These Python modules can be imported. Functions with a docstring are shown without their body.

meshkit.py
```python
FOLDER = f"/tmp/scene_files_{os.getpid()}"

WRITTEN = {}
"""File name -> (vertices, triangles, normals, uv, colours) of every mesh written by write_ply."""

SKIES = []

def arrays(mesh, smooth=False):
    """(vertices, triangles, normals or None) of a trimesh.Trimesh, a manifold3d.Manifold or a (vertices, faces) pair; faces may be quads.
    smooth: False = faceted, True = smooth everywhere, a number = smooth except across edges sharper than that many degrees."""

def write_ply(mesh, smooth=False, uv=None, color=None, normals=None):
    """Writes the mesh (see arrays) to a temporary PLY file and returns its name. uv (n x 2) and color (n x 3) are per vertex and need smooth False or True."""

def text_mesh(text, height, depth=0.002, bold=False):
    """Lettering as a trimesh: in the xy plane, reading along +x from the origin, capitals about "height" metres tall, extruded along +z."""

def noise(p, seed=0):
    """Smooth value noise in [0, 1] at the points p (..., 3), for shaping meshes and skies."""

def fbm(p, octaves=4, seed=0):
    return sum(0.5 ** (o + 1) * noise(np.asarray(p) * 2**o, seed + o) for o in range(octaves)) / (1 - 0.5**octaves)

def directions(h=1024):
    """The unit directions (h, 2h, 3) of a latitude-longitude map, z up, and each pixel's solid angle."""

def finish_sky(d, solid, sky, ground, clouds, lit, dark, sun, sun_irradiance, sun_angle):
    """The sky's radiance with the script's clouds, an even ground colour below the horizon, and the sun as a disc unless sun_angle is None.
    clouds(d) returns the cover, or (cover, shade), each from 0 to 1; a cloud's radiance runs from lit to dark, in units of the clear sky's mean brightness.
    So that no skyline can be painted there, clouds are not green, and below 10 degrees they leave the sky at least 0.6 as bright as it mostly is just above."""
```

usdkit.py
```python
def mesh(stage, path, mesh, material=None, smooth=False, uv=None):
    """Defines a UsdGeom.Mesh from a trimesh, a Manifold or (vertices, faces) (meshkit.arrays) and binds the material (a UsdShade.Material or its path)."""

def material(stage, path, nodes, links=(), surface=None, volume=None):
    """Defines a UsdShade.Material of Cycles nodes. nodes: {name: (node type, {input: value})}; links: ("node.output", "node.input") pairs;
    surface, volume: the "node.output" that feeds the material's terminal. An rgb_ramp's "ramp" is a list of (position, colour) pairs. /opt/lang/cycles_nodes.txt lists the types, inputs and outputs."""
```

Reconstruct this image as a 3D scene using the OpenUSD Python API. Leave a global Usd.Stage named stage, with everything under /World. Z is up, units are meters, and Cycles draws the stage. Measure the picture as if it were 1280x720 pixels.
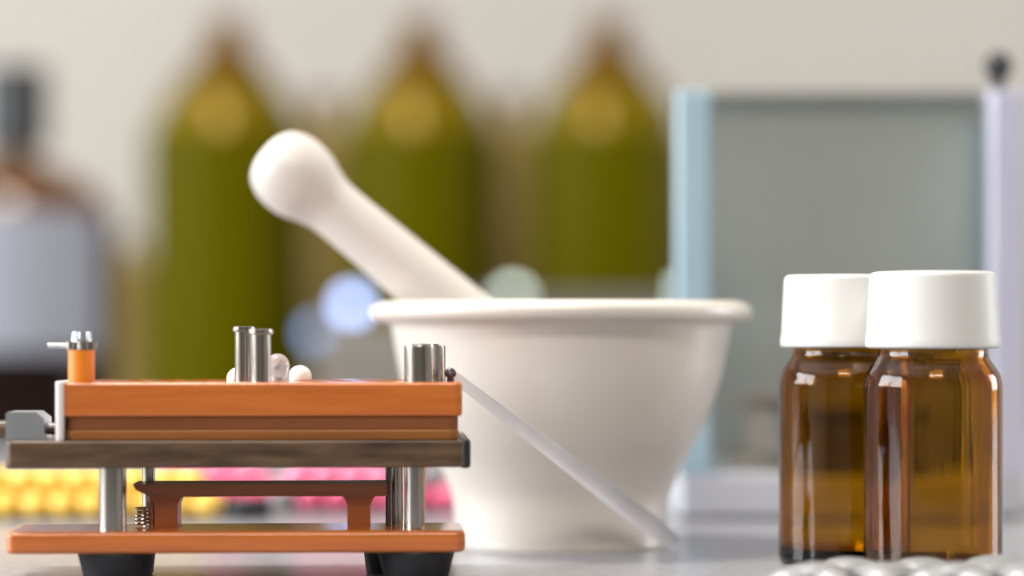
import math, random
import numpy as np, trimesh, manifold3d as mf
import usdkit
from pxr import Usd, UsdGeom, UsdLux, Gf, Sdf, UsdShade, Vt
from shapely.geometry import Polygon, box as sbox

stage = Usd.Stage.CreateInMemory()
UsdGeom.SetStageUpAxis(stage, UsdGeom.Tokens.z)
UsdGeom.SetStageMetersPerUnit(stage, 1.0)
stage.SetDefaultPrim(UsdGeom.Xform.Define(stage, '/World').GetPrim())
rng = random.Random(7)

# ------------------------------------------------------------------ camera
F, HOR, H = 3058.0, 420.0, 0.0746          # focal length in pixels of a 1280 wide frame, horizon row, lens height over the bench
cam = UsdGeom.Camera.Define(stage, '/World/Camera')
cam.AddTranslateOp().Set(Gf.Vec3d(0, 0, H))
cam.AddRotateXOp().Set(90.0)
cam.CreateHorizontalApertureAttr(36.0)
cam.CreateVerticalApertureAttr(20.25)
cam.CreateFocalLengthAttr(36.0 * F / 1280)
cam.CreateVerticalApertureOffsetAttr(36.0 * (HOR - 360) / 1280)
cam.CreateClippingRangeAttr(Gf.Vec2f(0.02, 60))
cam.CreateFStopAttr(3.05)
cam.CreateFocusDistanceAttr(0.772)
cam.CreateExposureAttr(0.62)

# ------------------------------------------------------------------ light
def rect_light(name, loc, rot, w, h, power, color):
    l = UsdLux.RectLight.Define(stage, '/World/' + name)
    l.AddTranslateOp().Set(Gf.Vec3d(*loc)); l.AddRotateXYZOp().Set(Gf.Vec3f(*rot))
    l.CreateWidthAttr(w); l.CreateHeightAttr(h); l.CreateIntensityAttr(power); l.CreateColorAttr(Gf.Vec3f(*color))
    return l
RL, RR, RB, RF, RZ0, RZ1 = -2.3, 2.5, 2.72, -2.2, -0.9, 1.8      # the room
WIN = (-0.5, 1.7, 0.12, 1.45)                                     # window in the left wall: y0, y1, z0, z1
rect_light('window_daylight', (RL - 0.12, (WIN[0] + WIN[1]) / 2, (WIN[2] + WIN[3]) / 2), (0, -90, 0), WIN[3] - WIN[2], WIN[1] - WIN[0], 7.5, (0.90, 0.95, 1.0))
rect_light('ceiling_lamp_light', (-0.45, 0.95, RZ1 - 0.06), (0, 0, 0), 0.55, 0.40, 34.0, (1.0, 0.93, 0.84))
rect_light('ceiling_lamp_light_001', (0.0, -1.1, RZ1 - 0.06), (0, 0, 0), 1.0, 0.5, 13.0, (1.0, 0.94, 0.87))
WIN2 = (1.25, 2.35, 0.0, 1.1)                                     # window in the right wall
rect_light('window_daylight_001', (RR + 0.12, (WIN2[0] + WIN2[1]) / 2, (WIN2[2] + WIN2[3]) / 2), (0, 90, 0), WIN2[3] - WIN2[2], WIN2[1] - WIN2[0], 5.5, (0.95, 0.96, 1.0))
dome = UsdLux.DomeLight.Define(stage, '/World/sky')
dome.CreateIntensityAttr(0.4); dome.CreateColorAttr(Gf.Vec3f(0.85, 0.92, 1.0))

# ------------------------------------------------------------------ helpers
_used = {}
def numbered(parent, name):
    k = (parent, name); n = _used.get(k, 0); _used[k] = n + 1
    return f'{parent}/{name}' + (f'_{n:03d}' if n else '')
def tag(p, label=None, cat=None, group=None, kind=None):
    for k, v in (('label', label), ('category', cat), ('group', group), ('kind', kind)):
        if v: p.SetCustomDataByKey(k, v)
    return p
def thing(name, label, cat, loc=(0, 0, 0), rz=0, group=None):
    x = UsdGeom.Xform.Define(stage, numbered('/World', name))
    x.AddTranslateOp().Set(Gf.Vec3d(*map(float, loc)))
    x.AddRotateXYZOp().Set(Gf.Vec3f(*((0, 0, float(rz)) if np.ndim(rz) == 0 else map(float, rz))))
    return tag(x.GetPrim(), label, cat, group)
def obj(name, mesh, m, parent=None, smooth=32, label=None):
    path = numbered(str(parent.GetPath()) if parent else '/World', name)
    p = usdkit.mesh(stage, path, mesh, m, smooth=smooth).GetPrim()
    return tag(p, label) if label else p
def struct(name, mesh, m, smooth=False, label=None):
    return tag(obj(name, mesh, m, smooth=smooth, label=label), kind='structure')
def dup(root, label, loc, rz=0, group=None):
    was = root.GetCustomData()
    r = thing(root.GetName(), label, was['category'], loc, rz, group or was.get('group'))
    r.GetReferences().AddInternalReference(root.GetPath()); r.SetInstanceable(True)
    return r
def at(px, py, d): return np.array([(px - 640) * d / F, d, H - (py - HOR) * d / F])
def X(px, d): return (px - 640) * d / F
def Z(py, d): return H - (py - HOR) * d / F

def cat(*ms): return trimesh.util.concatenate([tri(m) for m in ms])
def tri(m):
    if isinstance(m, mf.Manifold):
        q = m.to_mesh(); return trimesh.Trimesh(q.vert_properties[:, :3], q.tri_verts, process=False)
    return m
def move(m, v): m = m.copy() if not isinstance(m, mf.Manifold) else m; return m.translate(list(v)) if isinstance(m, mf.Manifold) else m.apply_translation(v)
def bx(x0, x1, y0, y1, z0, z1):
    m = trimesh.creation.box([x1 - x0, y1 - y0, z1 - z0]); return m.apply_translation([(x0 + x1) / 2, (y0 + y1) / 2, (z0 + z1) / 2])
def rbox(x0, x1, y0, y1, z0, z1, rv=0.002, bev=0.0006, n=6, steps=3):
    """a slab with rounded upright edges (rv) and rounded top and bottom edges (bev), as a Manifold"""
    pts = []
    for k in range(steps + 1):
        a = k / steps * math.pi / 2
        ins, dz = bev * (1 - math.sin(a)), bev * (1 - math.cos(a))
        r = max(rv - ins, 1e-5)
        ring = []
        for cx, cy, a0 in ((x1 - rv, y1 - rv, 0), (x0 + rv, y1 - rv, 90), (x0 + rv, y0 + rv, 180), (x1 - rv, y0 + rv, 270)):
            for j in range(n + 1):
                t = math.radians(a0 + 90 * j / n); ring.append((cx + r * math.cos(t), cy + r * math.sin(t)))
        for x, y in ring: pts += [(x, y, z0 + dz), (x, y, z1 - dz)]
    return mf.Manifold.hull_points(np.array(pts))
def lathe(profile, n=64, c=(0, 0, 0)):
    p = np.array(profile, float); p[:, 0] = np.maximum(p[:, 0], 0)
    m = trimesh.creation.revolve(p, sections=n); m.merge_vertices()
    if m.volume < 0: m.invert()
    return m.apply_translation(c)
def arc(cx, cz, r, a0, a1, n=6): return [(cx + r * math.cos(math.radians(a0 + (a1 - a0) * k / n)), cz + r * math.sin(math.radians(a0 + (a1 - a0) * k / n))) for k in range(n + 1)]
def smooth_profile(pts, n=8):
    """Catmull-Rom through the points"""
    p = np.array(pts, float); q = np.vstack([2 * p[0] - p[1], p, 2 * p[-1] - p[-2]]); out = []
    for i in range(1, len(q) - 2):
        for t in np.linspace(0, 1, n, endpoint=False):
            out.append(0.5 * (2 * q[i] + (q[i + 1] - q[i - 1]) * t + (2 * q[i - 1] - 5 * q[i] + 4 * q[i + 1] - q[i + 2]) * t * t + (3 * q[i] - q[i - 1] - 3 * q[i + 1] + q[i + 2]) * t ** 3))
    return [tuple(v) for v in out] + [tuple(p[-1])]
def cyl(r, z0, z1, bev=0.0003, n=40, c=(0, 0)):
    return lathe([(0, z0), (r - bev, z0), (r - bev * .3, z0 + bev * .3), (r, z0 + bev), (r, z1 - bev), (r - bev * .3, z1 - bev * .3), (r - bev, z1), (0, z1)], n, (c[0], c[1], 0))
def tube_path(points, radius, n=10):
    p = np.array(points, float); t = np.gradient(p, axis=0); t /= np.linalg.norm(t, axis=1, keepdims=True)
    a = np.cross(t, np.where(np.abs(t[:, 2:]) < .9, [0, 0, 1.], [1., 0, 0])); a /= np.linalg.norm(a, axis=1, keepdims=True); b = np.cross(t, a)
    ang = np.arange(n) * 2 * np.pi / n
    v = p[:, None] + radius * (np.cos(ang)[None, :, None] * a[:, None] + np.sin(ang)[None, :, None] * b[:, None])
    f = []
    for i in range(len(p) - 1):
        for j in range(n):
            q = (i * n + j, i * n + (j + 1) % n, (i + 1) * n + (j + 1) % n, (i + 1) * n + j); f += [(q[0], q[1], q[2]), (q[0], q[2], q[3])]
    vv = np.vstack([v.reshape(-1, 3), p[:1], p[-1:]]); e = len(vv)
    for j in range(n): f += [(e - 2, (j + 1) % n, j), (e - 1, (len(p) - 1) * n + j, (len(p) - 1) * n + (j + 1) % n)]
    m = trimesh.Trimesh(vv, f, process=False); m.fix_normals(); return m

# ------------------------------------------------------------------ materials
def mat(name, color, rough=0.5, noise=None, scale=(1, 1, 1), bump=0.0, **kw):
    """principled; noise = (scale, second colour, amount) mottles the colour with an object-space noise stretched by scale"""
    nodes = {'p': ('principled_bsdf', {'base_color': color, 'roughness': rough, **kw})}; links = []
    if noise:
        nodes |= {'tc': ('texture_coordinate', {}), 'mp': ('mapping', {'scale': scale}), 'nz': ('noise_texture', {'scale': noise[0], 'detail': 3.0}),
                  'rp': ('rgb_ramp', {'ramp': [(0.3, color), (0.7, noise[1])]})}
        links += [('tc.object', 'mp.vector'), ('mp.vector', 'nz.vector'), ('nz.fac', 'rp.fac'), ('rp.color', 'p.base_color')]
        if bump:
            nodes['b'] = ('bump', {'strength': bump, 'distance': 0.0005}); links += [('nz.fac', 'b.height'), ('b.normal', 'p.normal')]
    return usdkit.material(stage, '/World/Looks/' + name, nodes, links, 'p.BSDF')
M = {}
M['wall'] = mat('wall_paint', (.445, .415, .365), .8, (3.0, (.465, .435, .385)))
M['dark_wall'] = mat('grey_wall_paint', (.16, .15, .14), .8, (3.0, (.19, .18, .17)))
M['side_wall'] = mat('warm_wall_paint', (.45, .43, .40), .8, (3.0, (.48, .46, .43)))
M['white_wall'] = mat('side_wall_paint', (.72, .71, .69), .85, (3.0, (.75, .74, .72)))
M['floor'] = mat('floor_vinyl', (.30, .29, .28), .5, (6.0, (.36, .35, .33)))
M['bench'] = mat('bench_laminate', (.28, .28, .30), .20, (240.0, (.33, .33, .35)), specular_ior_level=.05)
M['cabinet'] = mat('cabinet_paint', (.6, .6, .6), .5, (8.0, (.63, .63, .63)))
M['porcelain'] = mat('porcelain', (.72, .655, .58), .30, (14.0, (.74, .675, .60)), coat_weight=0.15, coat_roughness=0.2)
M['bisque'] = mat('bisque_porcelain', (.70, .645, .585), .42, (20.0, (.72, .665, .605)))
M['orange'] = mat('orange_phenolic', (.52, .120, .012), .26, (30.0, (.62, .165, .02)), (1, 6, 14), coat_weight=.8, coat_roughness=.06)
M['ochre'] = mat('brown_phenolic', (.27, .085, .014), .32, (30.0, (.34, .12, .022)), (1, 6, 14))
M['maroon'] = mat('dark_phenolic', (.20, .055, .014), .35, (30.0, (.26, .08, .02)), (1, 6, 14))  # own tone of the middle layer; on the bridge shelf, orange with shade coloured in
M['frosted'] = mat('frosted_acrylic', (.84, .76, .75), .3, (30.0, (.88, .82, .80)))  # pale colour that carries the glare on the upper plates' left corner
M['leg'] = mat('red_brown_phenolic', (.32, .075, .012), .35, (30.0, (.38, .10, .018)), (1, 6, 14))  # orange phenolic with the shade under the plates put into its colour
M['brown'] = mat('bronze_plate', (.045, .022, .010), .36, (55.0, (.15, .085, .042)), (1, 2, 5), bump=.3)
M['knob_orange'] = mat('bright_orange_plastic', (.85, .22, .010), .4, (30.0, (.9, .25, .015)))
M['steel'] = mat('steel', (.33, .30, .265), .20, (40.0, (.42, .385, .345)), (1, 1, .2), metallic=1.0)
M['satin'] = mat('satin_steel', (.42, .43, .45), .38, (40.0, (.55, .56, .57)), metallic=1.0)
M['dark_steel'] = mat('dark_steel', (.10, .085, .09), .35, (40.0, (.16, .14, .14)), metallic=.8)
M['rubber'] = mat('black_rubber', (.010, .010, .012), .55, (60.0, (.016, .016, .018)))
M['black'] = mat('black_plastic', (.012, .012, .014), .4, (60.0, (.02, .02, .022)))
M['cap'] = mat('white_cap_plastic', (.72, .705, .665), .42, (20.0, (.74, .725, .685)))
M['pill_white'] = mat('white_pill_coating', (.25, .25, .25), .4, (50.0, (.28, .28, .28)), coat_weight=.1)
M['pill_red'] = mat('red_pink_pill_coating', (.80, .10, .22), .25, (50.0, (.85, .15, .28)), coat_weight=.3)
M['bead'] = mat('shiny_white_coating', (.42, .42, .42), .12, (50.0, (.46, .46, .46)), coat_weight=1.0)
M['pill_yellow'] = mat('yellow_pill_coating', (.97, .58, .07), .25, (50.0, (.98, .66, .12)), coat_weight=.3)
M['pill_pink'] = mat('pink_pill_coating', (.92, .27, .46), .25, (50.0, (.94, .36, .54)), coat_weight=.3)
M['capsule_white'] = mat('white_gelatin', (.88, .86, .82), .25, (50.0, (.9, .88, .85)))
M['capsule_clear'] = mat('clear_gelatin', (.90, .90, .92), .08, (50.0, (.93, .93, .94)), transmission_weight=.75, ior=1.4)
M['frame_blue'] = mat('frosted_blue_frame', (.36, .50, .58), .3, (20.0, (.40, .54, .62)))
M['frame_lilac'] = mat('lilac_white_frame', (.55, .54, .66), .35, (20.0, (.60, .59, .70)))
M['panel_grey'] = mat('grey_panel', (.30, .29, .26), .6, (4.0, (.33, .32, .285)))
M['panel_dark'] = mat('dark_grey_rail', (.16, .16, .15), .5, (10.0, (.19, .19, .18)))
M['pan'] = mat('tan_pan', (.17, .13, .095), .5, (20.0, (.20, .155, .115)))
M['device_dark'] = mat('dark_grey_instrument', (.12, .12, .115), .45, (8.0, (.14, .14, .135)))
M['device'] = mat('grey_instrument', (.24, .22, .195), .45, (8.0, (.27, .245, .22)))
M['device_base'] = mat('pale_grey_base', (.50, .50, .54), .35, (10.0, (.54, .54, .58)))
M['label'] = mat('paper_label', (.25, .26, .30), .7, (20.0, (.27, .28, .32)))
M['aluminium'] = mat('window_aluminium', (.6, .6, .6), .4, (20.0, (.65, .65, .65)), metallic=.6)
def glass(name, color, rough=.02, ior=1.5, trans=1.0, noise=40.0, second=None, **kw):
    return mat(name, color, rough, (noise, second or tuple(min(1, c * 1.15) for c in color)), (1, 1, .08), transmission_weight=trans, ior=ior, **kw)
M['amber'] = usdkit.material(stage, '/World/Looks/amber_glass', {'p': ('principled_bsdf', {'base_color': (.97, .95, .85), 'roughness': .012, 'transmission_weight': 1.0, 'ior': 1.47}), 'v': ('absorption_volume', {'color': (.915, .825, 0.0), 'density': 2800.0}),
    'tc': ('texture_coordinate', {}), 'mp': ('mapping', {'scale': (1, 1, .06)}), 'nz': ('noise_texture', {'scale': 160.0, 'detail': 2.0}), 'b': ('bump', {'strength': .22, 'distance': .001})},
    [('tc.object', 'mp.vector'), ('mp.vector', 'nz.vector'), ('nz.fac', 'b.height'), ('b.normal', 'p.normal')], 'p.BSDF', 'v.volume')
M['dark_amber'] = glass('dark_amber_glass', (.11, .045, .014), .12, trans=.25, specular_ior_level=.2)
M['dark_glass'] = glass('dark_filled_glass', (.010, .005, .004), .15, trans=.1, specular_ior_level=.1)
M['olive'] = glass('olive_liquid', (.088, .076, .0004), .3, 1.2, .2, 8.0, specular_ior_level=0.0)
M['shoulder_amber'] = glass('brown_shoulder_glass', (.12, .060, .007), .05, 1.5, .2, 8.0, specular_ior_level=.13, specular_tint=(1.0, .62, .22))
M['shoulder_olive'] = glass('olive_gold_glass', (.15, .105, .002), .05, 1.5, .2, 8.0, specular_ior_level=.13, specular_tint=(1.0, .62, .22))
M['neck_amber'] = glass('brown_neck_glass', (.12, .060, .007), .3, 1.3, .2, 8.0, specular_ior_level=.05)
M['back_olive'] = glass('brown_olive_glass', (.235, .165, .055), .3, 1.2, .2, 8.0, specular_ior_level=0.0)
M['cap_amber'] = mat('brown_cap_plastic', (.13, .06, .012), .4, (30.0, (.15, .07, .016)), specular_ior_level=.2)
def plastic_film():
    return usdkit.material(stage, '/World/Looks/clear_plastic', {'t': ('transparent_bsdf', {'color': (.95, .95, .96)}), 'p': ('principled_bsdf', {'base_color': (.95, .94, .95), 'roughness': .25}),
        'nz': ('noise_texture', {'scale': 60.0}), 'r': ('map_range', {'from_min': .3, 'from_max': .7, 'to_min': .40, 'to_max': .60}), 'm': ('mix_closure', {})},
        [('nz.fac', 'r.value'), ('r.result', 'm.fac'), ('t.transparent' if False else 't.BSDF', 'm.closure1'), ('p.BSDF', 'm.closure2')], 'm.closure')
M['clear_plastic'] = plastic_film()
M['pane'] = usdkit.material(stage, '/World/Looks/pane_glass', {'t': ('transparent_bsdf', {'color': (.95, .97, .97)}), 'g': ('glossy_bsdf', {'color': (.9, .95, 1.), 'roughness': .03}), 'f': ('fresnel', {'IOR': 1.35}), 'm': ('mix_closure', {})},
    [('f.fac', 'm.fac'), ('t.BSDF', 'm.closure1'), ('g.BSDF', 'm.closure2')], 'm.closure')
def lamp_mat(name, color, s): return usdkit.material(stage, '/World/Looks/' + name, {'e': ('emission', {'color': color, 'strength': s})}, [], 'e.emission')
M['led_blue'] = lamp_mat('blue_lamp', (.42, .56, 1.0), 4.6)
M['led_dim'] = lamp_mat('dim_blue_lamp', (.36, .56, 1.0), 1.5)
M['led_green'] = lamp_mat('pale_green_lamp', (.85, 1.0, .88), 3.0)

# ------------------------------------------------------------------ the setting
struct('wall_back', bx(RL, RR, RB, RB + .1, RZ0, RZ1), M['wall'])
y0, y1, z0, z1 = WIN
struct('wall_left', cat(bx(RL - .1, RL, RF, y0, RZ0, RZ1), bx(RL - .1, RL, y1, RB, RZ0, RZ1), bx(RL - .1, RL, y0, y1, RZ0, z0), bx(RL - .1, RL, y0, y1, z1, RZ1)), M['white_wall'])
v0, v1, u0, u1 = WIN2
struct('wall_right', cat(bx(RR, RR + .1, RF, v0, RZ0, RZ1), bx(RR, RR + .1, v1, RB, RZ0, RZ1), bx(RR, RR + .1, v0, v1, RZ0, u0), bx(RR, RR + .1, v0, v1, u1, RZ1)), M['side_wall'])
struct('wall_front', bx(RL, RR, RF - .1, RF, RZ0, RZ1), M['dark_wall'])
struct('ceiling', bx(RL, RR, RF, RB, RZ1, RZ1 + .1), M['white_wall'])
struct('floor', bx(RL, RR, RF, RB, RZ0 - .1, RZ0), M['floor'])
w = thing('window_1', None, None, (RL - .05, 0, 0)); tag(w, kind='structure')
t = .05
for a in ((y0, y0 + t, z0, z1), (y1 - t, y1, z0, z1), (y0 + t, y1 - t, z0, z0 + t), (y0 + t, y1 - t, z1 - t, z1), ((y0 + y1 - t) / 2, (y0 + y1 + t) / 2, z0 + t, z1 - t)):
    obj('window_frame', bx(-.03, .03, *a), M['aluminium'], w, smooth=False)
BX0, BX1, BY0, BY1 = -1.5, 1.5, .42, RB - .001
w = thing('window_2', None, None, (RR + .05, 0, 0)); tag(w, kind='structure')
for a in ((v0, v0 + t, u0, u1), (v1 - t, v1, u0, u1), (v0 + t, v1 - t, u0, u0 + t), (v0 + t, v1 - t, u1 - t, u1)):
    obj('window_frame', bx(-.03, .03, *a), M['aluminium'], w, smooth=False)
b = thing('workbench', 'long grey glossy laboratory bench that everything stands on', 'bench', ((BX0 + BX1) / 2, (BY0 + BY1) / 2, RZ0))
hx, hy, top = (BX1 - BX0) / 2, (BY1 - BY0) / 2, -RZ0
obj('worktop', rbox(-hx, hx, -hy, hy, top - .04, top, .004, .003), M['bench'], b)
obj('cabinet_body', bx(-hx + .05, hx - .05, -hy + .08, hy - .01, 0, top - .04), M['cabinet'], b, smooth=False)

# ------------------------------------------------------------------ capsule filling machine
TH = math.radians(3.0); C, S = math.cos(TH), math.sin(TH)
MO = np.array([X(296, .745), .742 + .0287, 0.0])                      # centre of its footprint
DY = .0285                                                            # half depth
def lx(px, y):
    k = (px - 640) / F
    return (k * (MO[1] + y * C) - MO[0] + y * S) / (C - k * S)
def lz(py, x, y): return H - (py - HOR) / F * (MO[1] + x * S + y * C)
mc = thing('capsule_filling_machine', 'orange and brown capsule filling machine with steel posts and black rubber feet', 'capsule filler', MO, math.degrees(TH))
zb0, zb1 = lz(692, 0, -DY), lz(664.5, 0, -DY)
xl, xr = lx(6, -DY), lx(582, -DY)
BY = -DY + .034
obj('base_plate', rbox(xl, xr, -DY, BY, zb0, zb1, .003, .0014), M['orange'], mc)
for px, y, rt in ((146, -DY + .0125, .0120), (520, -DY + .0125, .0120), (172, BY - .0070, .0058), (477, BY - .0070, .0058)):
    x = lx(px, y)
    obj('rubber_foot', lathe([(0, 0), (rt * .78, 0), (rt * .84, .0006), (rt * .97, zb0 * .8), (rt, zb0 - .0004), (rt * .98, zb0 + .0002), (0, zb0 + .0002)], 48, (x, y, 0)), M['rubber'], mc)
zd0, zd1 = lz(585, 0, -DY), lz(551, 0, -DY)
for px, hw, y, m in ((141, 17, -DY + .007, 'steel'), (519, 12.5, -DY + .008, 'steel'), (495, 11, BY - .006, 'steel'), (186, 8, BY - .006, 'steel'), (486, 4, BY - .014, 'dark_steel')):
    x = lx(px, y); r = hw * (MO[1] + y) / F
    obj('support_post', cyl(r, zb1 - .0005, zd0 + .0005, c=(x, y)), M[m], mc)
obj('bronze_plate', rbox(lx(5, -DY), lx(588, -DY), -DY, DY, zd0, zd1, .0028, .0008), M['brown'], mc, label='dark brown mottled plate with rounded ends')
# little bridge between the plates
yb0, yb1 = -.0165, .0020
xa, xb = lx(166, yb0), lx(484, yb0); zs0, zs1 = lz(621, 0, yb0), lz(605, 0, yb0)
obj('bridge_shelf', mf.Manifold.hull_points(np.array([(x, y, z) for y in (yb0, yb1) for x, z in ((xa, zs1), (xb, zs1), (xb, zs0), (lx(188, yb0), zs0), (xa + .0008, zs1 - .0016))])), M['maroon'], mc, smooth=25)  # same orange material as the plates, shade painted in by the darker colour
for p0, p1 in ((192, 221), (434, 463)):
    x0, x1 = lx(p0, yb0), lx(p1, yb0); e = .0018; zz = zb1 - .0003
    prof = Polygon([(x0, zz), (x1, zz), (x1, zs0 - .003), (x1 + e * .4, zs0 - .0012), (x1 + e, zs0 + .0003), (x0 - e, zs0 + .0003), (x0 - e * .4, zs0 - .0012), (x0, zs0 - .003)])
    m = trimesh.creation.extrude_polygon(prof, .014); m.apply_transform(np.array([[1, 0, 0, 0], [0, 0, -1, 0], [0, 1, 0, 0], [0, 0, 0, 1.]])); m.apply_translation([0, .0005, 0]); m.fix_normals()
    obj('bridge_leg', m, M['leg'], mc, smooth=25)  # orange material too, its shade is in the red brown colour
xs, ys = lx(178, -.008), -.008
obj('coil_spring', tube_path([(xs + .0022 * math.cos(a), ys + .0022 * math.sin(a), zb1 + .0004 + (zs0 - zb1) * .6 * a / (10 * math.pi)) for a in np.linspace(0, 10 * math.pi, 90)], .0004, 8), M['steel'], mc)
# the two upper plates
UY = .0262
zl0, zl1 = zd1 - .0002, lz(524, 0, -UY); zu0, zu1 = lz(521, 0, -UY), lz(478, 0, -UY)
ux0, ux1 = lx(76, -UY), lx(578, -UY)
sx, sy = .0105, .0105
low = rbox(ux0 + .0012, ux1 - .0010, -UY + .0006, UY, zl0, zl1, .003, .0008)
mid = lz(537, 0, -UY)
obj('locking_plate', rbox(ux0 + .0012, ux1 - .0010, -UY + .0004, UY, zl0, mid, .003, .0007), M['ochre'], mc, label='lowest brown layer of the upper stack')
obj('middle_plate', rbox(ux0 + .0014, ux1 - .0012, -UY + .0012, UY, mid - .0001, zu0 + .0001, .003, .0004), M['maroon'], mc, label='recessed dark red brown layer')
topplate = rbox(ux0, ux1, -UY, UY, zu0, zu1, .0022, .0010)
holes = []
rows_ = [(-UY + .0165, 347), (-UY + .0300, 298), (-UY + .0430, 375)]
pins = [(326, 411, 12.5, -UY + .0062, True), (305, 408, 11.5, -UY + .0210, True), (525, 432, 20, -UY + .0065, False), (540, 432, 17, -UY + .0180, False)]
for y, px in rows_:
    for i in range(-12, 13):
        x = lx(px, y) + i * sx
        if ux0 + .0095 < x < ux1 - .006 and all(math.hypot(x - lx(p[0], p[3]), y - p[3]) > .0039 + p[2] * .000253 + .0004 for p in pins): holes.append((x, y))
cut = [mf.Manifold.cylinder(.02, .0039, .0039, 20).translate([x, y, zu1 - .006]) for x, y in holes]
for c_ in cut: topplate = topplate - c_
obj('filling_plate', topplate, M['orange'], mc, label='top orange plate with capsule holes')
# steel pins standing on the filling plate
def pin(px, py_top, hw, y, flange, r_f=None):
    x = lx(px, y); s_ = (MO[1] + y) / F; r = hw * s_; zt = lz(py_top, x, y)
    if flange:
        p = [(0, zu1 - .001), (r, zu1 - .001), (r, zt - .0018), (r * 1.22, zt - .0016), (r * 1.26, zt - .0010), (r * 1.2, zt - .0002), (r * 1.0, zt), (0, zt)]
    else:
        p = [(0, zu1 - .001), (r, zu1 - .001), (r, zt - .0005), (r * .95, zt), (r * .55, zt), (r * .5, zt + .0005), (0, zt + .0006)]
    obj('steel_pin', lathe(p, 48, (x, y, 0)), M['steel'], mc)
for p_ in pins: pin(*p_)
obj('end_strip', rbox(lx(69, -UY), lx(80, -UY), -UY - .0005, UY - .002, zl0, zu1 + .0004, .0012, .0005), M['frosted'], mc, label='pale frosted strip on the left end of the upper plates')  # added strip, its pale colour stands for glare on the rounded corner
obj('end_cap', rbox(lx(575, -DY), lx(588.5, -DY), -DY - .0004, DY + .0004, zd0 - .0003, zd1 + .0003, .0018, .0010), M['black'], mc, label='black cap on the right end of the brown plate')
xk, yk = lx(563, -UY + .008), -UY + .008
obj('small_screw', lathe([(0, zu1 - .001), (.0011, zu1 - .001), (.0011, zu1 + .0014), (.0016, zu1 + .0016), (.0019, zu1 + .0026), (.0015, zu1 + .0036), (.0007, zu1 + .0042), (0, zu1 + .0043)], 28, (xk, yk, 0)), M['dark_steel'], mc)
# orange knob with its knurled nut and pin
yk = -UY + .0055; xk = lx(102, yk); r = 16.5 * (MO[1] + yk) / F; zk = lz(437, xk, yk)
obj('orange_sleeve', cyl(r, zu1 - .001, zk, c=(xk, yk)), M['knob_orange'], mc, label='bright orange sleeve on the left end')
ring = [(r * (1.12 if k % 2 else .98) * math.cos(2 * math.pi * k / 28), r * (1.12 if k % 2 else .98) * math.sin(2 * math.pi * k / 28)) for k in range(28)]
nut = trimesh.creation.extrude_polygon(Polygon(ring), lz(427, xk, yk) - zk); nut.apply_translation([xk, yk, zk])
obj('knurled_nut', nut, M['steel'], mc, smooth=20)
zt = lz(427, xk, yk)
head = mf.Manifold.cylinder(.0030, r * .80, r * .74, 24)
for a in range(3):
    head = head - mf.Manifold.cube([.02, .0013, .004], True).rotate([0, 0, 60 * a + 15]).translate([0, 0, .0030])
obj('screw_head', move(head, (xk, yk, zt - .0001)), M['satin'], mc, smooth=25)
obj('locking_pin', tube_path([(lx(60, yk), yk, lz(432, xk, yk)), (lx(75, yk), yk, lz(432, xk, yk)), (xk - r * .5, yk, lz(432, xk, yk))], .0007), M['satin'], mc)
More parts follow.
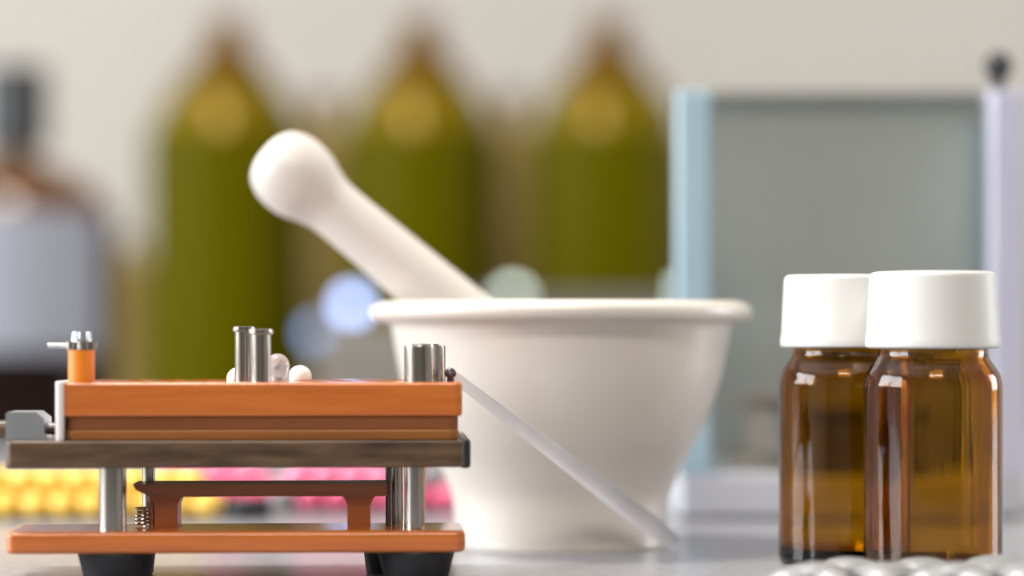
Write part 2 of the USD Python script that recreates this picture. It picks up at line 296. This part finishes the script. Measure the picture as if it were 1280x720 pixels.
# latch at the left end
yl0, yl1 = -DY + .003, -DY + .020
lx0, lx1 = lx(7, yl0), lx(55, yl0); zt = lz(515, lx0, yl0)
prof = Polygon([(lx0, zd1 - .0003), (lx1, zd1 - .0003), (lx1, zt - .0020), (lx1 - .0025, zt), (lx0 + .0006, zt), (lx0, zt - .0006)])
m = trimesh.creation.extrude_polygon(prof, yl1 - yl0); m.apply_transform(np.array([[1, 0, 0, 0], [0, 0, -1, 0], [0, 1, 0, 0], [0, 0, 0, 1.]])); m.apply_translation([0, yl1, 0]); m.fix_normals()
obj('latch_block', m, M['satin'], mc, smooth=20, label='grey metal latch block on the left end')
zz = (zd1 + zt) / 2 - .001
rod = cyl(.0018, lx1 - .001, ux0 + .002); rod.apply_transform(trimesh.transformations.rotation_matrix(math.pi / 2, [0, 1, 0])); rod.apply_translation([0, (yl0 + yl1) / 2, zz])
obj('latch_rod', rod, M['dark_steel'], mc)
rod = cyl(.0026, lx0 - .0035, lx0 + .0008); rod.apply_transform(trimesh.transformations.rotation_matrix(math.pi / 2, [0, 1, 0])); rod.apply_translation([0, (yl0 + yl1) / 2, zz])
obj('latch_button', rod, M['brown'], mc)

def to_world(x, y, z): return (MO[0] + x * C - y * S, MO[1] + x * S + y * C, z)
def capsule_mesh(r, L, n=28):
    return lathe(arc(0, r, r, -90, 0, 8) + arc(0, L - r, r, 0, 90, 8), n)
# capsules standing in the holes of the filling plate
for px, row, up, m, label in ((298, 1, .0042, 'capsule_white', 'white capsule end poking out of the orange plate beside the steel pins'),
                              (347, 0, .0086, 'capsule_clear', 'clear capsule standing in the orange plate right of the flanged steel pins'),
                              (375, 2, .0046, 'capsule_white', 'white capsule end alone in the orange plate, right of the clear capsule')):
    y = rows_[row][0]
    x = min((h for h in holes if abs(h[1] - y) < 1e-6), key=lambda h: abs(h[0] - lx(px, y)))[0]
    L = .006 + up
    cp = thing('gelatin_capsule', label, 'capsule', to_world(x, y, zu1 - .006), math.degrees(TH))
    obj('capsule_body', capsule_mesh(.0036, L), M[m], cp)
    obj('capsule_cap', lathe([(.0030, L * .5)] + arc(0, L - .0037, .0038, -20, 90, 8)[0:], 28), M[m], cp)

# ------------------------------------------------------------------ mortar and pestle
MD = .877; ms = MD / F
mo = np.array([X(701, MD), MD, 0.0])
def mz(py): return Z(py, MD)
prof = [(0, .0016), (128 * ms, .0016), (130 * ms, 0), (133 * ms, 0), (134 * ms, .0012)]
outer = smooth_profile([(134 * ms, .0014), (133.5 * ms, mz(668)), (134 * ms, mz(640)), (137 * ms, mz(617)), (145 * ms, mz(596)), (157 * ms, mz(572)), (172 * ms, mz(545)), (187 * ms, mz(512)), (199 * ms, mz(475)), (207 * ms, mz(435)), (212 * ms, mz(408))], 6)
lip = [(214 * ms, mz(404)), (222 * ms, mz(402))] + arc(228 * ms, mz(391), 10.5 * ms, -70, 75, 8) + [(222 * ms, mz(377.5)), (212 * ms, mz(377)), (205 * ms, mz(380))]
inner = smooth_profile([(203 * ms, mz(384)), (196 * ms, mz(430)), (186 * ms, mz(480)), (168 * ms, mz(530)), (140 * ms, mz(580)), (100 * ms, mz(612)), (50 * ms, mz(628)), (0, mz(632))], 6)
mt = thing('mortar', 'white porcelain mortar bowl with a rolled rim behind the orange machine', 'mortar', mo)
obj('bowl', lathe(prof + outer[1:] + lip + inner, 128), M['porcelain'], mt, smooth=40)
p0, p1 = np.array([365., 217.]), np.array([781., 563.])
axis = (p1 - p0) / np.linalg.norm(p1 - p0); Lp = np.linalg.norm(p1 - p0) * ms
k = ms
pp = smooth_profile([(0, -.0), (20 * k, 1.5 * k), (38 * k, 11 * k), (48 * k, 28 * k), (51 * k, 48 * k), (48.5 * k, 70 * k), (42 * k, 88 * k), (37.0 * k, 105 * k), (35.5 * k, 130 * k), (36.5 * k, 200 * k), (38.5 * k, 320 * k), (41 * k, 400 * k)], 6)
hd = smooth_profile([(41 * k, 400 * k), (45 * k, 450 * k), (48 * k, 500 * k), (46 * k, 535 * k), (36 * k, 565 * k), (20 * k, 580 * k), (0, 585 * k)], 6)
start = p0 - axis * 46
pos = at(start[0], start[1], MD - .004)
pest = thing('pestle', 'white porcelain pestle with a round knob leaning in the mortar', 'pestle', pos)
dirv = np.array([axis[0], 0.012, -axis[1]]); dirv /= np.linalg.norm(dirv)
R = trimesh.geometry.align_vectors([0, 0, 1], dirv)
def pm(p): m = lathe(p, 64); return m.apply_transform(R)
obj('handle', pm(pp + [(0, 400 * k)]), M['bisque'], pest, smooth=40)
obj('grinding_head', pm([(0, 400 * k)] + hd), M['porcelain'], pest, smooth=40)

# ------------------------------------------------------------------ translucent spatula
A = np.array(to_world(lx(560, -.012), -.012, zu1 + .0030)); A[2] = zu1 + .0022
dB = H * F / (687.0 - HOR); B = at(846, 687, dB); B[2] = .0012
d0 = (B - A) / np.linalg.norm(B - A); side = np.cross(d0, [0, -1, 0]); side /= np.linalg.norm(side); nrm = np.cross(side, d0)
L = np.linalg.norm(B - A); rows = []
for t in np.linspace(0, 1, 60):
    wd = np.interp(t, [0, .03, .06, .35, .6, .80, .9, .97, 1], [.0013, .0019, .0018, .0024, .0031, .0036, .0036, .0030, .0020])
    sag = np.interp(t, [0, .1, .4, .8, 1], [.0001, .0003, .0009, .0012, .0004])
    c_ = A + d0 * L * t
    ring = []
    for u in np.linspace(-1, 1, 9): ring.append(c_ + side * wd * u - nrm * sag * (1 - u * u))
    for u in np.linspace(1, -1, 9): ring.append(c_ + side * wd * u * .97 - nrm * sag * (1 - u * u) + nrm * .0007)
    rows.append(ring)
v = np.array(rows); n = v.shape[1]; f = []
for i in range(len(v) - 1):
    for j in range(n):
        a, b_, c_, d_ = i * n + j, i * n + (j + 1) % n, (i + 1) * n + (j + 1) % n, (i + 1) * n + j; f += [(a, b_, c_), (a, c_, d_)]
for e in (0, len(v) - 1):
    for j in range(8): f += [(e * n + j, e * n + j + 1, e * n + n - 2 - j), (e * n + j, e * n + n - 2 - j, e * n + n - 1 - j)]
base = B.copy(); base[2] = 0
m = trimesh.Trimesh(v.reshape(-1, 3) - base, f, process=False); m.fix_normals()
m.apply_translation([0, 0, max(0, -(m.bounds[0][2]))])
sp = thing('spatula', 'clear plastic measuring spatula leaning from the orange machine down to the bench', 'spatula', base)
obj('blade', m, M['clear_plastic'], sp, smooth=40)

# ------------------------------------------------------------------ small amber bottles with white caps
def small_bottle(label, px, d, rz):
    s = .765 / F
    t = thing('pill_bottle', label, 'bottle', (X(px, d), d, 0), rz)
    def zz(py): return Z(py, .765)
    R, rn = 86 * s, 68 * s
    out = [(0, .0012), (R * .72, .0010), (R * .80, 0), (R - .0022, 0)] + arc(R - .0022, .0022, .0022, -80, 0, 5) + [(R, zz(490)), (R, zz(482))]
    out += smooth_profile([(R * .995, zz(478)), (R * .96, zz(467)), (R * .885, zz(457)), (rn * 1.04, zz(449)), (rn, zz(442)), (rn, zz(425)), (rn, zz(360))], 5)
    th = .0016
    inn = [(rn - th, zz(360)), (rn - th, zz(444)), (rn + .0006 - th, zz(450)), (R * .88 - th, zz(460)), (R * .95 - th, zz(470)), (R - th, zz(484)), (R - th, .0055), (R - th - .002, .0034), (0, .0030)]
    obj('glass_body', lathe(out + inn, 96), M['amber'], t, smooth=40)
    cr, ct, cb, cz = 80.0 * s, 78 * s, 84 * s, zz(435.5)
    ctop = zz(340)
    cap = [(rn + .0004, cz + .0006), (cb - .0012, cz), (cb - .0002, cz + .0005), (cb, cz + .0012), (cb - .0001, cz + .0034), (cr + .0006, cz + .0046)] + [(ct + .0003, ctop - .0032)] + arc(ct - .0016, ctop - .0018, .0018, 5, 85, 6) + [(0, ctop), (0, ctop - .0015), (rn + .0004, ctop - .0015)]
    cap.append(cap[0])
    obj('screw_cap', lathe(cap, 96), M['cap'], t, smooth=40)
    return t
small_bottle('front right amber glass pill bottle with a white screw cap', 1166, .765, 10)
small_bottle('amber glass pill bottle with white cap, partly hidden behind its twin', 1055.5, .806, 70)

# ------------------------------------------------------------------ heaps of round pills
nth = ['first', 'second', 'third', 'fourth', 'fifth', 'sixth', 'seventh', 'eighth', 'ninth', 'tenth', 'eleventh', 'twelfth', 'thirteenth', 'fourteenth', 'fifteenth', 'sixteenth', 'seventeenth', 'eighteenth', 'nineteenth', 'twentieth', 'twenty-first', 'twenty-second']
def pill_proto(name, label, m, r, h, loc, group, rot):
    t = thing(name, label, 'pill', loc, rot, group)
    p = [(0, -h)] + [(r * math.sin(a), -h * math.cos(a)) for a in np.linspace(.12, math.pi - .12, 15)] + [(0, h)]
    obj('coating', lathe(p, 28), M[m], t, smooth=True)
    return t
def heap(name, label, m, r, h, spots, group):
    proto = None
    for i, (x, y, z) in enumerate(spots):
        lab_ = label[i]
        rot = (rng.uniform(-8, 8), rng.uniform(-8, 8), rng.uniform(0, 360))
        if proto is None: proto = pill_proto(name, lab_, m, r, h, (x, y, z), group, rot)
        else: dup(proto, lab_, (x, y, z), rot, group)
def packed(x0, x1, yrows, r, layers, jig=.0002):
    out, names = [], []; dx = 2.02 * r
    for L_ in range(layers):
        ys = [y + .5 * (yrows[1] - yrows[0]) * L_ for y in yrows[:len(yrows) - L_]]
        for j, y in enumerate(ys):
            off = r * ((j + 0) % 2) + r * L_ * 0.98
            x, n_ = x0 + off, 0
            while x <= x1 - r * L_:
                out.append((x + rng.uniform(-jig, jig), y + rng.uniform(-jig, jig), r + L_ * r * 1.63)); names.append(f'{nth[n_]} from the left, {nth[j]} row, {("bottom", "middle", "top")[L_ if layers == 3 else 2 * L_]} layer'); x += dx; n_ += 1
    return out, names
ry = .0057
ps, ns = packed(-.240, X(268, 1.0), [.995, .995 + 1.75 * ry, .995 + 3.5 * ry], ry, 2)
heap('yellow_pill', ['round yellow pill in the yellow heap: ' + q_ for q_ in ns], 'pill_yellow', ry, ry, ps, 'yellow pills heaped behind the machine')
p1_, n1_ = packed(X(352, 1.03), X(560, 1.03), [1.035, 1.035 + 1.75 * ry, 1.035 + 3.5 * ry, 1.035 + 5.25 * ry], ry, 3)
p2_, n2_ = packed(X(190, 1.075), X(345, 1.075), [1.062, 1.062 + 1.75 * ry, 1.062 + 3.5 * ry], ry, 3)
ps, ns = p1_ + p2_, ['right-hand pink heap: ' + q_ for q_ in n1_] + ['left-hand pink heap: ' + q_ for q_ in n2_]
white = set(rng.sample(range(len(ps)), len(ps) // 7))
red = {i for i in range(len(ps)) if 'first row, bottom' in ns[i]} - white
pk, wh, rd = [i for i in range(len(ps)) if i not in white | red], sorted(white), sorted(red)
heap('red_pill', ['red pill in the ' + ns[i] for i in rd], 'pill_red', ry, ry, [ps[i] for i in rd], 'red pink pills at the foot of the pink heaps')
heap('pink_pill', ['round pink pill in the ' + ns[i] for i in pk], 'pill_pink', ry, ry, [ps[i] for i in pk], 'pink pills heaped behind the machine')
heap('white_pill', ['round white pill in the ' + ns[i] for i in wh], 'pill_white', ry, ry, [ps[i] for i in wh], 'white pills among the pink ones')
bc = thing('bottle_cap', 'small black cap lying between the yellow and the pink pills', 'cap', (X(309, 1.0), 1.0, 0))
obj('cap_shell', lathe([(0, 0), (.0098, 0), (.0102, .0006), (.0098, .0075), (.0090, .0085), (0, .0085)], 40), M['black'], bc)
obj('cap_rim', lathe([(.0100, .0002), (.0106, .0004), (.0106, .0016), (.0100, .0018), (.0100, .0002)], 40), M['black'], bc)
# white pills in the right foreground
rw, rh = .0102, .0044
spots = []
for d, pxs in ((.7295, (1066, 1152, 1238, 1324)), (.7105, (1024, 1109, 1195, 1281))):
    for px in pxs: spots.append((X(px, d), d, rh + rng.uniform(-.0002, .0004)))
def spread(ps, r):
    ps = np.array(ps)
    for _ in range(200):
        for i in range(len(ps)):
            for j in range(i):
                v_ = ps[i, :2] - ps[j, :2]; l = np.linalg.norm(v_)
                if l < 2.02 * r: q = v_ / max(l, 1e-9) * (2.02 * r - l) / 2; ps[i, :2] += q; ps[j, :2] -= q
    return ps
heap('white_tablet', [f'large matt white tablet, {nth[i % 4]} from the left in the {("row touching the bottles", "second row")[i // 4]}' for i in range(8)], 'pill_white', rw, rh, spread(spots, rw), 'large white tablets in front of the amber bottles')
rb_, rh_ = .0058, .0044
heap('white_bead_pill', [f'small shiny white pill at the lower right edge, {nth[i]} from the left in its row' for i in range(6)], 'bead', rb_, rh_, spread([(X(px, .688), .688, rh_) for px in (984, 1041, 1101, 1160, 1218, 1278)], rb_), 'small white pills in front of the large tablets')

# ------------------------------------------------------------------ glass balance cabinet at the right
GD, GB = .99, 1.105
gx0, gx1 = X(846, GD), X(1283, GD); pw = X(890, GD) - gx0
gc = np.array([(gx0 + gx1) / 2, (GD + GB) / 2, 0]); gw, gd = (gx1 - gx0) / 2, (GB - GD) / 2
bal = thing('balance', 'laboratory balance in a glass draught shield with pale posts and a black knob', 'balance', gc)
zt, zp = Z(112, GD), .019
obj('balance_base', rbox(-gw, gw, -gd, gd, .0012, zp, .004, .002), M['device_base'], bal)
for sx_ in (-1, 1):
    for sy_ in (-1, 1):
        obj('levelling_foot', cyl(.008, 0, .002, c=(sx_ * (gw - .02), sy_ * (gd - .02))), M['black'], bal)
obj('corner_post', rbox(-gw, -gw + pw, -gd, -gd + .014, zp - .0005, zt, .002, .001), M['frame_blue'], bal, label='pale blue corner post')
po = obj('corner_post', rbox(gw - pw, gw, -gd, -gd + .014, zp - .0005, zt, .002, .001), M['frame_lilac'], bal, label='lilac white corner post')
kx, kz = X(1252, GD) - gc[0], Z(80, GD)
rk = .0058
obj('door_knob', lathe([(0, zt - .0005), (.003, zt - .0005), (.003, kz - rk * .8)] + arc(0, kz, rk, -50, 90, 10), 32, (kx, -gd + .007, 0)), M['black'], bal, label='round black knob on the right post')
ptop = Z(123, GB)
obj('back_panel', rbox(-gw + .006, gw + .004, gd - .008, gd, zp - .0005, ptop - .004, .001, .0005), M['panel_grey'], bal)
obj('top_rail', rbox(-gw + .006, gw + .004, gd - .010, gd + .001, ptop - .0045, ptop + .002, .001, .0005), M['panel_dark'], bal)
obj('glass_pane', bx(-gw + pw - .002, gw - pw + .002, -gd + .005, -gd + .008, zp - .0005, zt - .002), M['pane'], bal, smooth=False)
for sgn in (-1, 1):
    xx = sgn * (gw - .0035)
    obj('glass_pane', bx(xx - .0015, xx + .0015, -gd + .0135, gd - .0075, zp - .0005, zt - .004), M['pane'], bal, smooth=False)
obj('weighing_pan', lathe([(0, zp - .001), (.045, zp - .001), (.046, zp), (.046, zp + .004), (.038, zp + .006), (.038, zp + .026), (.0455, zp + .0275), (.0465, zp + .029), (.0455, zp + .030), (0, zp + .030)], 64, (0, -.001, 0)), M['pan'], bal, label='round tan weighing pan')

# ------------------------------------------------------------------ instrument with lamps behind the mortar
ID = 2.0
ix0, ix1, ixm = X(394, ID), X(843, ID), X(560, ID)
ic = np.array([(ix0 + ix1) / 2, ID + .06, 0]); idp = .06
ins = thing('bench_instrument', 'blurred grey bench instrument with small lit lamps behind the mortar', 'instrument', ic)
q = lambda px: X(px, ID) - ic[0]
obj('housing', rbox(q(560), q(843), -idp, idp, .004, Z(372, ID), .01, .005), M['device_dark'], ins, label='darker grey right half')
obj('console', rbox(q(394), q(561), -idp, idp, .004, Z(405, ID), .01, .005), M['device'], ins)
for a in (q(412), q(820)):
    for b_ in (-idp + .02, idp - .02): obj('foot', cyl(.012, 0, .006, c=(a, b_)), M['black'], ins)
def indicator(px, py, m, name='indicator_lamp', rr=.0088):
    x, z = q(px), Z(py, ID)
    zc = Z(405, ID) if px < 560 else Z(372, ID)
    st = cyl(.004, zc - .002, max(z, zc + .002), c=(x, -idp + .012)) if z > zc else None
    bulb = lathe([(0, -rr)] + [(rr * math.sin(a), -rr * math.cos(a)) for a in np.linspace(.15, math.pi - .15, 13)] + [(0, rr)], 28, (x if px > 400 else q(394), -idp + .012 if z > zc - rr else -idp - .002, z))
    if st is not None: obj('lamp_stem', st, M['satin'], ins)
    obj(name, bulb, M[m], ins)
indicator(438, 380, 'led_blue'); indicator(389, 416, 'led_dim'); indicator(641, 372, 'led_green')

# ------------------------------------------------------------------ tall olive bottles at the back
OD = 2.2; so = OD / F
def tall_bottle(label, px):
    t = thing('tall_bottle', label, 'bottle', (X(px, OD), OD, 0), 0, None)
    R = 99 * so; zz = lambda py: Z(py, OD)
    obj('filled_body', lathe([(0, 0), (R - .006, 0)] + arc(R - .006, .006, .006, -80, 0, 5) + [(R, zz(200)), (R, zz(176)), (R * .99, zz(168)), (0, zz(168))], 64), M['olive'], t, smooth=40)
    bev_ = [(R * .99, zz(168)), (R * .985, zz(167)), (R * .985 - 28 * so * .424, zz(139)), (R * .985 - 28 * so * .424 - .0012, zz(137))]
    sh = bev_ + smooth_profile([(R * .845, zz(135)), (R * .78, zz(124)), (R * .66, zz(110))], 4)
    obj('shoulder', lathe([(0, zz(168))] + sh + [(0, zz(110))], 64), M['shoulder_olive'], t, smooth=40)
    nk = smooth_profile([(R * .66, zz(110)), (R * .58, zz(99)), (R * .38, zz(72)), (R * .25, zz(58)), (R * .22, zz(50))], 6)
    obj('neck', lathe([(0, zz(110))] + nk + [(0, zz(50))], 64), M['neck_amber'], t, smooth=40)
    obj('cap', cyl(R * .25, zz(50), zz(24), bev=.002, c=(0, 0)), M['cap_amber'], t)
tall_bottle('leftmost of the three tall olive bottles with brown shoulders', 284)
tall_bottle('middle one of the three tall olive bottles with brown shoulders', 526)
tall_bottle('rightmost of the three tall olive bottles, beside the glass balance', 760)

# ------------------------------------------------------------------ big amber bottle with a label, far left
WD = 1.8
wb = thing('reagent_bottle', 'big dark amber reagent bottle with a black cap and a pale label', 'bottle', (X(20, WD), WD, 0))
R = 122 * WD / F; zz = lambda py: Z(py, WD); rn = .0135
pr = [(0, 0), (R - .008, 0)] + arc(R - .008, .008, .008, -80, 0, 5) + [(R, zz(300)), (R, zz(278)), (R * .99, zz(272)), (0, zz(272))]
sh = smooth_profile([(R * .99, zz(272)), (R * .96, zz(262)), (R * .80, zz(235)), (R * .50, zz(212)), (rn * 1.1, zz(198)), (rn * .95, zz(180)), (rn * .95, zz(160))], 6)
obj('glass_body', lathe(pr, 72), M['dark_glass'], wb, smooth=40)
obj('shoulder', lathe([(0, zz(272))] + sh + [(0, zz(160))], 72), M['dark_amber'], wb, smooth=40, label='brown glass shoulder above the dark contents')
obj('black_cap', cyl(rn * 1.75, zz(186), zz(84), bev=.002), M['black'], wb)
lab = []
for a in np.linspace(-1.25, 1.15, 40):
    lab.append([math.sin(a), -math.cos(a)])
lab = np.array(lab); ro, ri = R + .0007, R - .0002
V = np.vstack([np.c_[lab * r_, np.full(len(lab), z_)] for r_ in (ro, ri) for z_ in (zz(440), zz(268))]); n = len(lab); f = []
for i in range(n - 1):
    for a, b_ in ((0, 1), (3, 2), (2, 0), (1, 3)): f += [(a * n + i, a * n + i + 1, b_ * n + i + 1), (a * n + i, b_ * n + i + 1, b_ * n + i)]
for i in (0, n - 1): f += [(i, n + i, 3 * n + i), (i, 3 * n + i, 2 * n + i)]
m = trimesh.Trimesh(V, f, process=False); m.fix_normals()
obj('label', m, M['label'], wb, smooth=30)

# shorter bottles in the second row at the back
SD = 2.44
for px, top_, label in ((640, 118, 'shorter brown bottle in the gap between the middle and right olive bottles'), (404, 118, 'shorter brown bottle in the gap between the left and middle olive bottles'), (163, 300, 'small brown bottle in the gap between the labelled bottle and the left olive bottle')):
    t = thing('brown_bottle', label, 'bottle', (X(px, SD), SD, 0)); ss = SD / F
    R, zt = (58 if top_ < 200 else 34) * ss, Z(top_, SD)
    pr = [(0, 0), (R - .005, 0)] + arc(R - .005, .005, .005, -80, 0, 4) + [(R, zt - R * 1.5)] + smooth_profile([(R, zt - R * 1.4), (R * .95, zt - R * 1.15), (R * .72, zt - R * .85), (R * .38, zt - R * .6), (R * .28, zt - R * .42), (R * .27, zt - R * .3)], 5) + [(0, zt - R * .3)]
    obj('glass_body', lathe(pr, 56), M['back_olive'], t, smooth=40)
    obj('cap', cyl(R * .36, zt - R * .42, zt, bev=.001), M['cap_amber'], t)
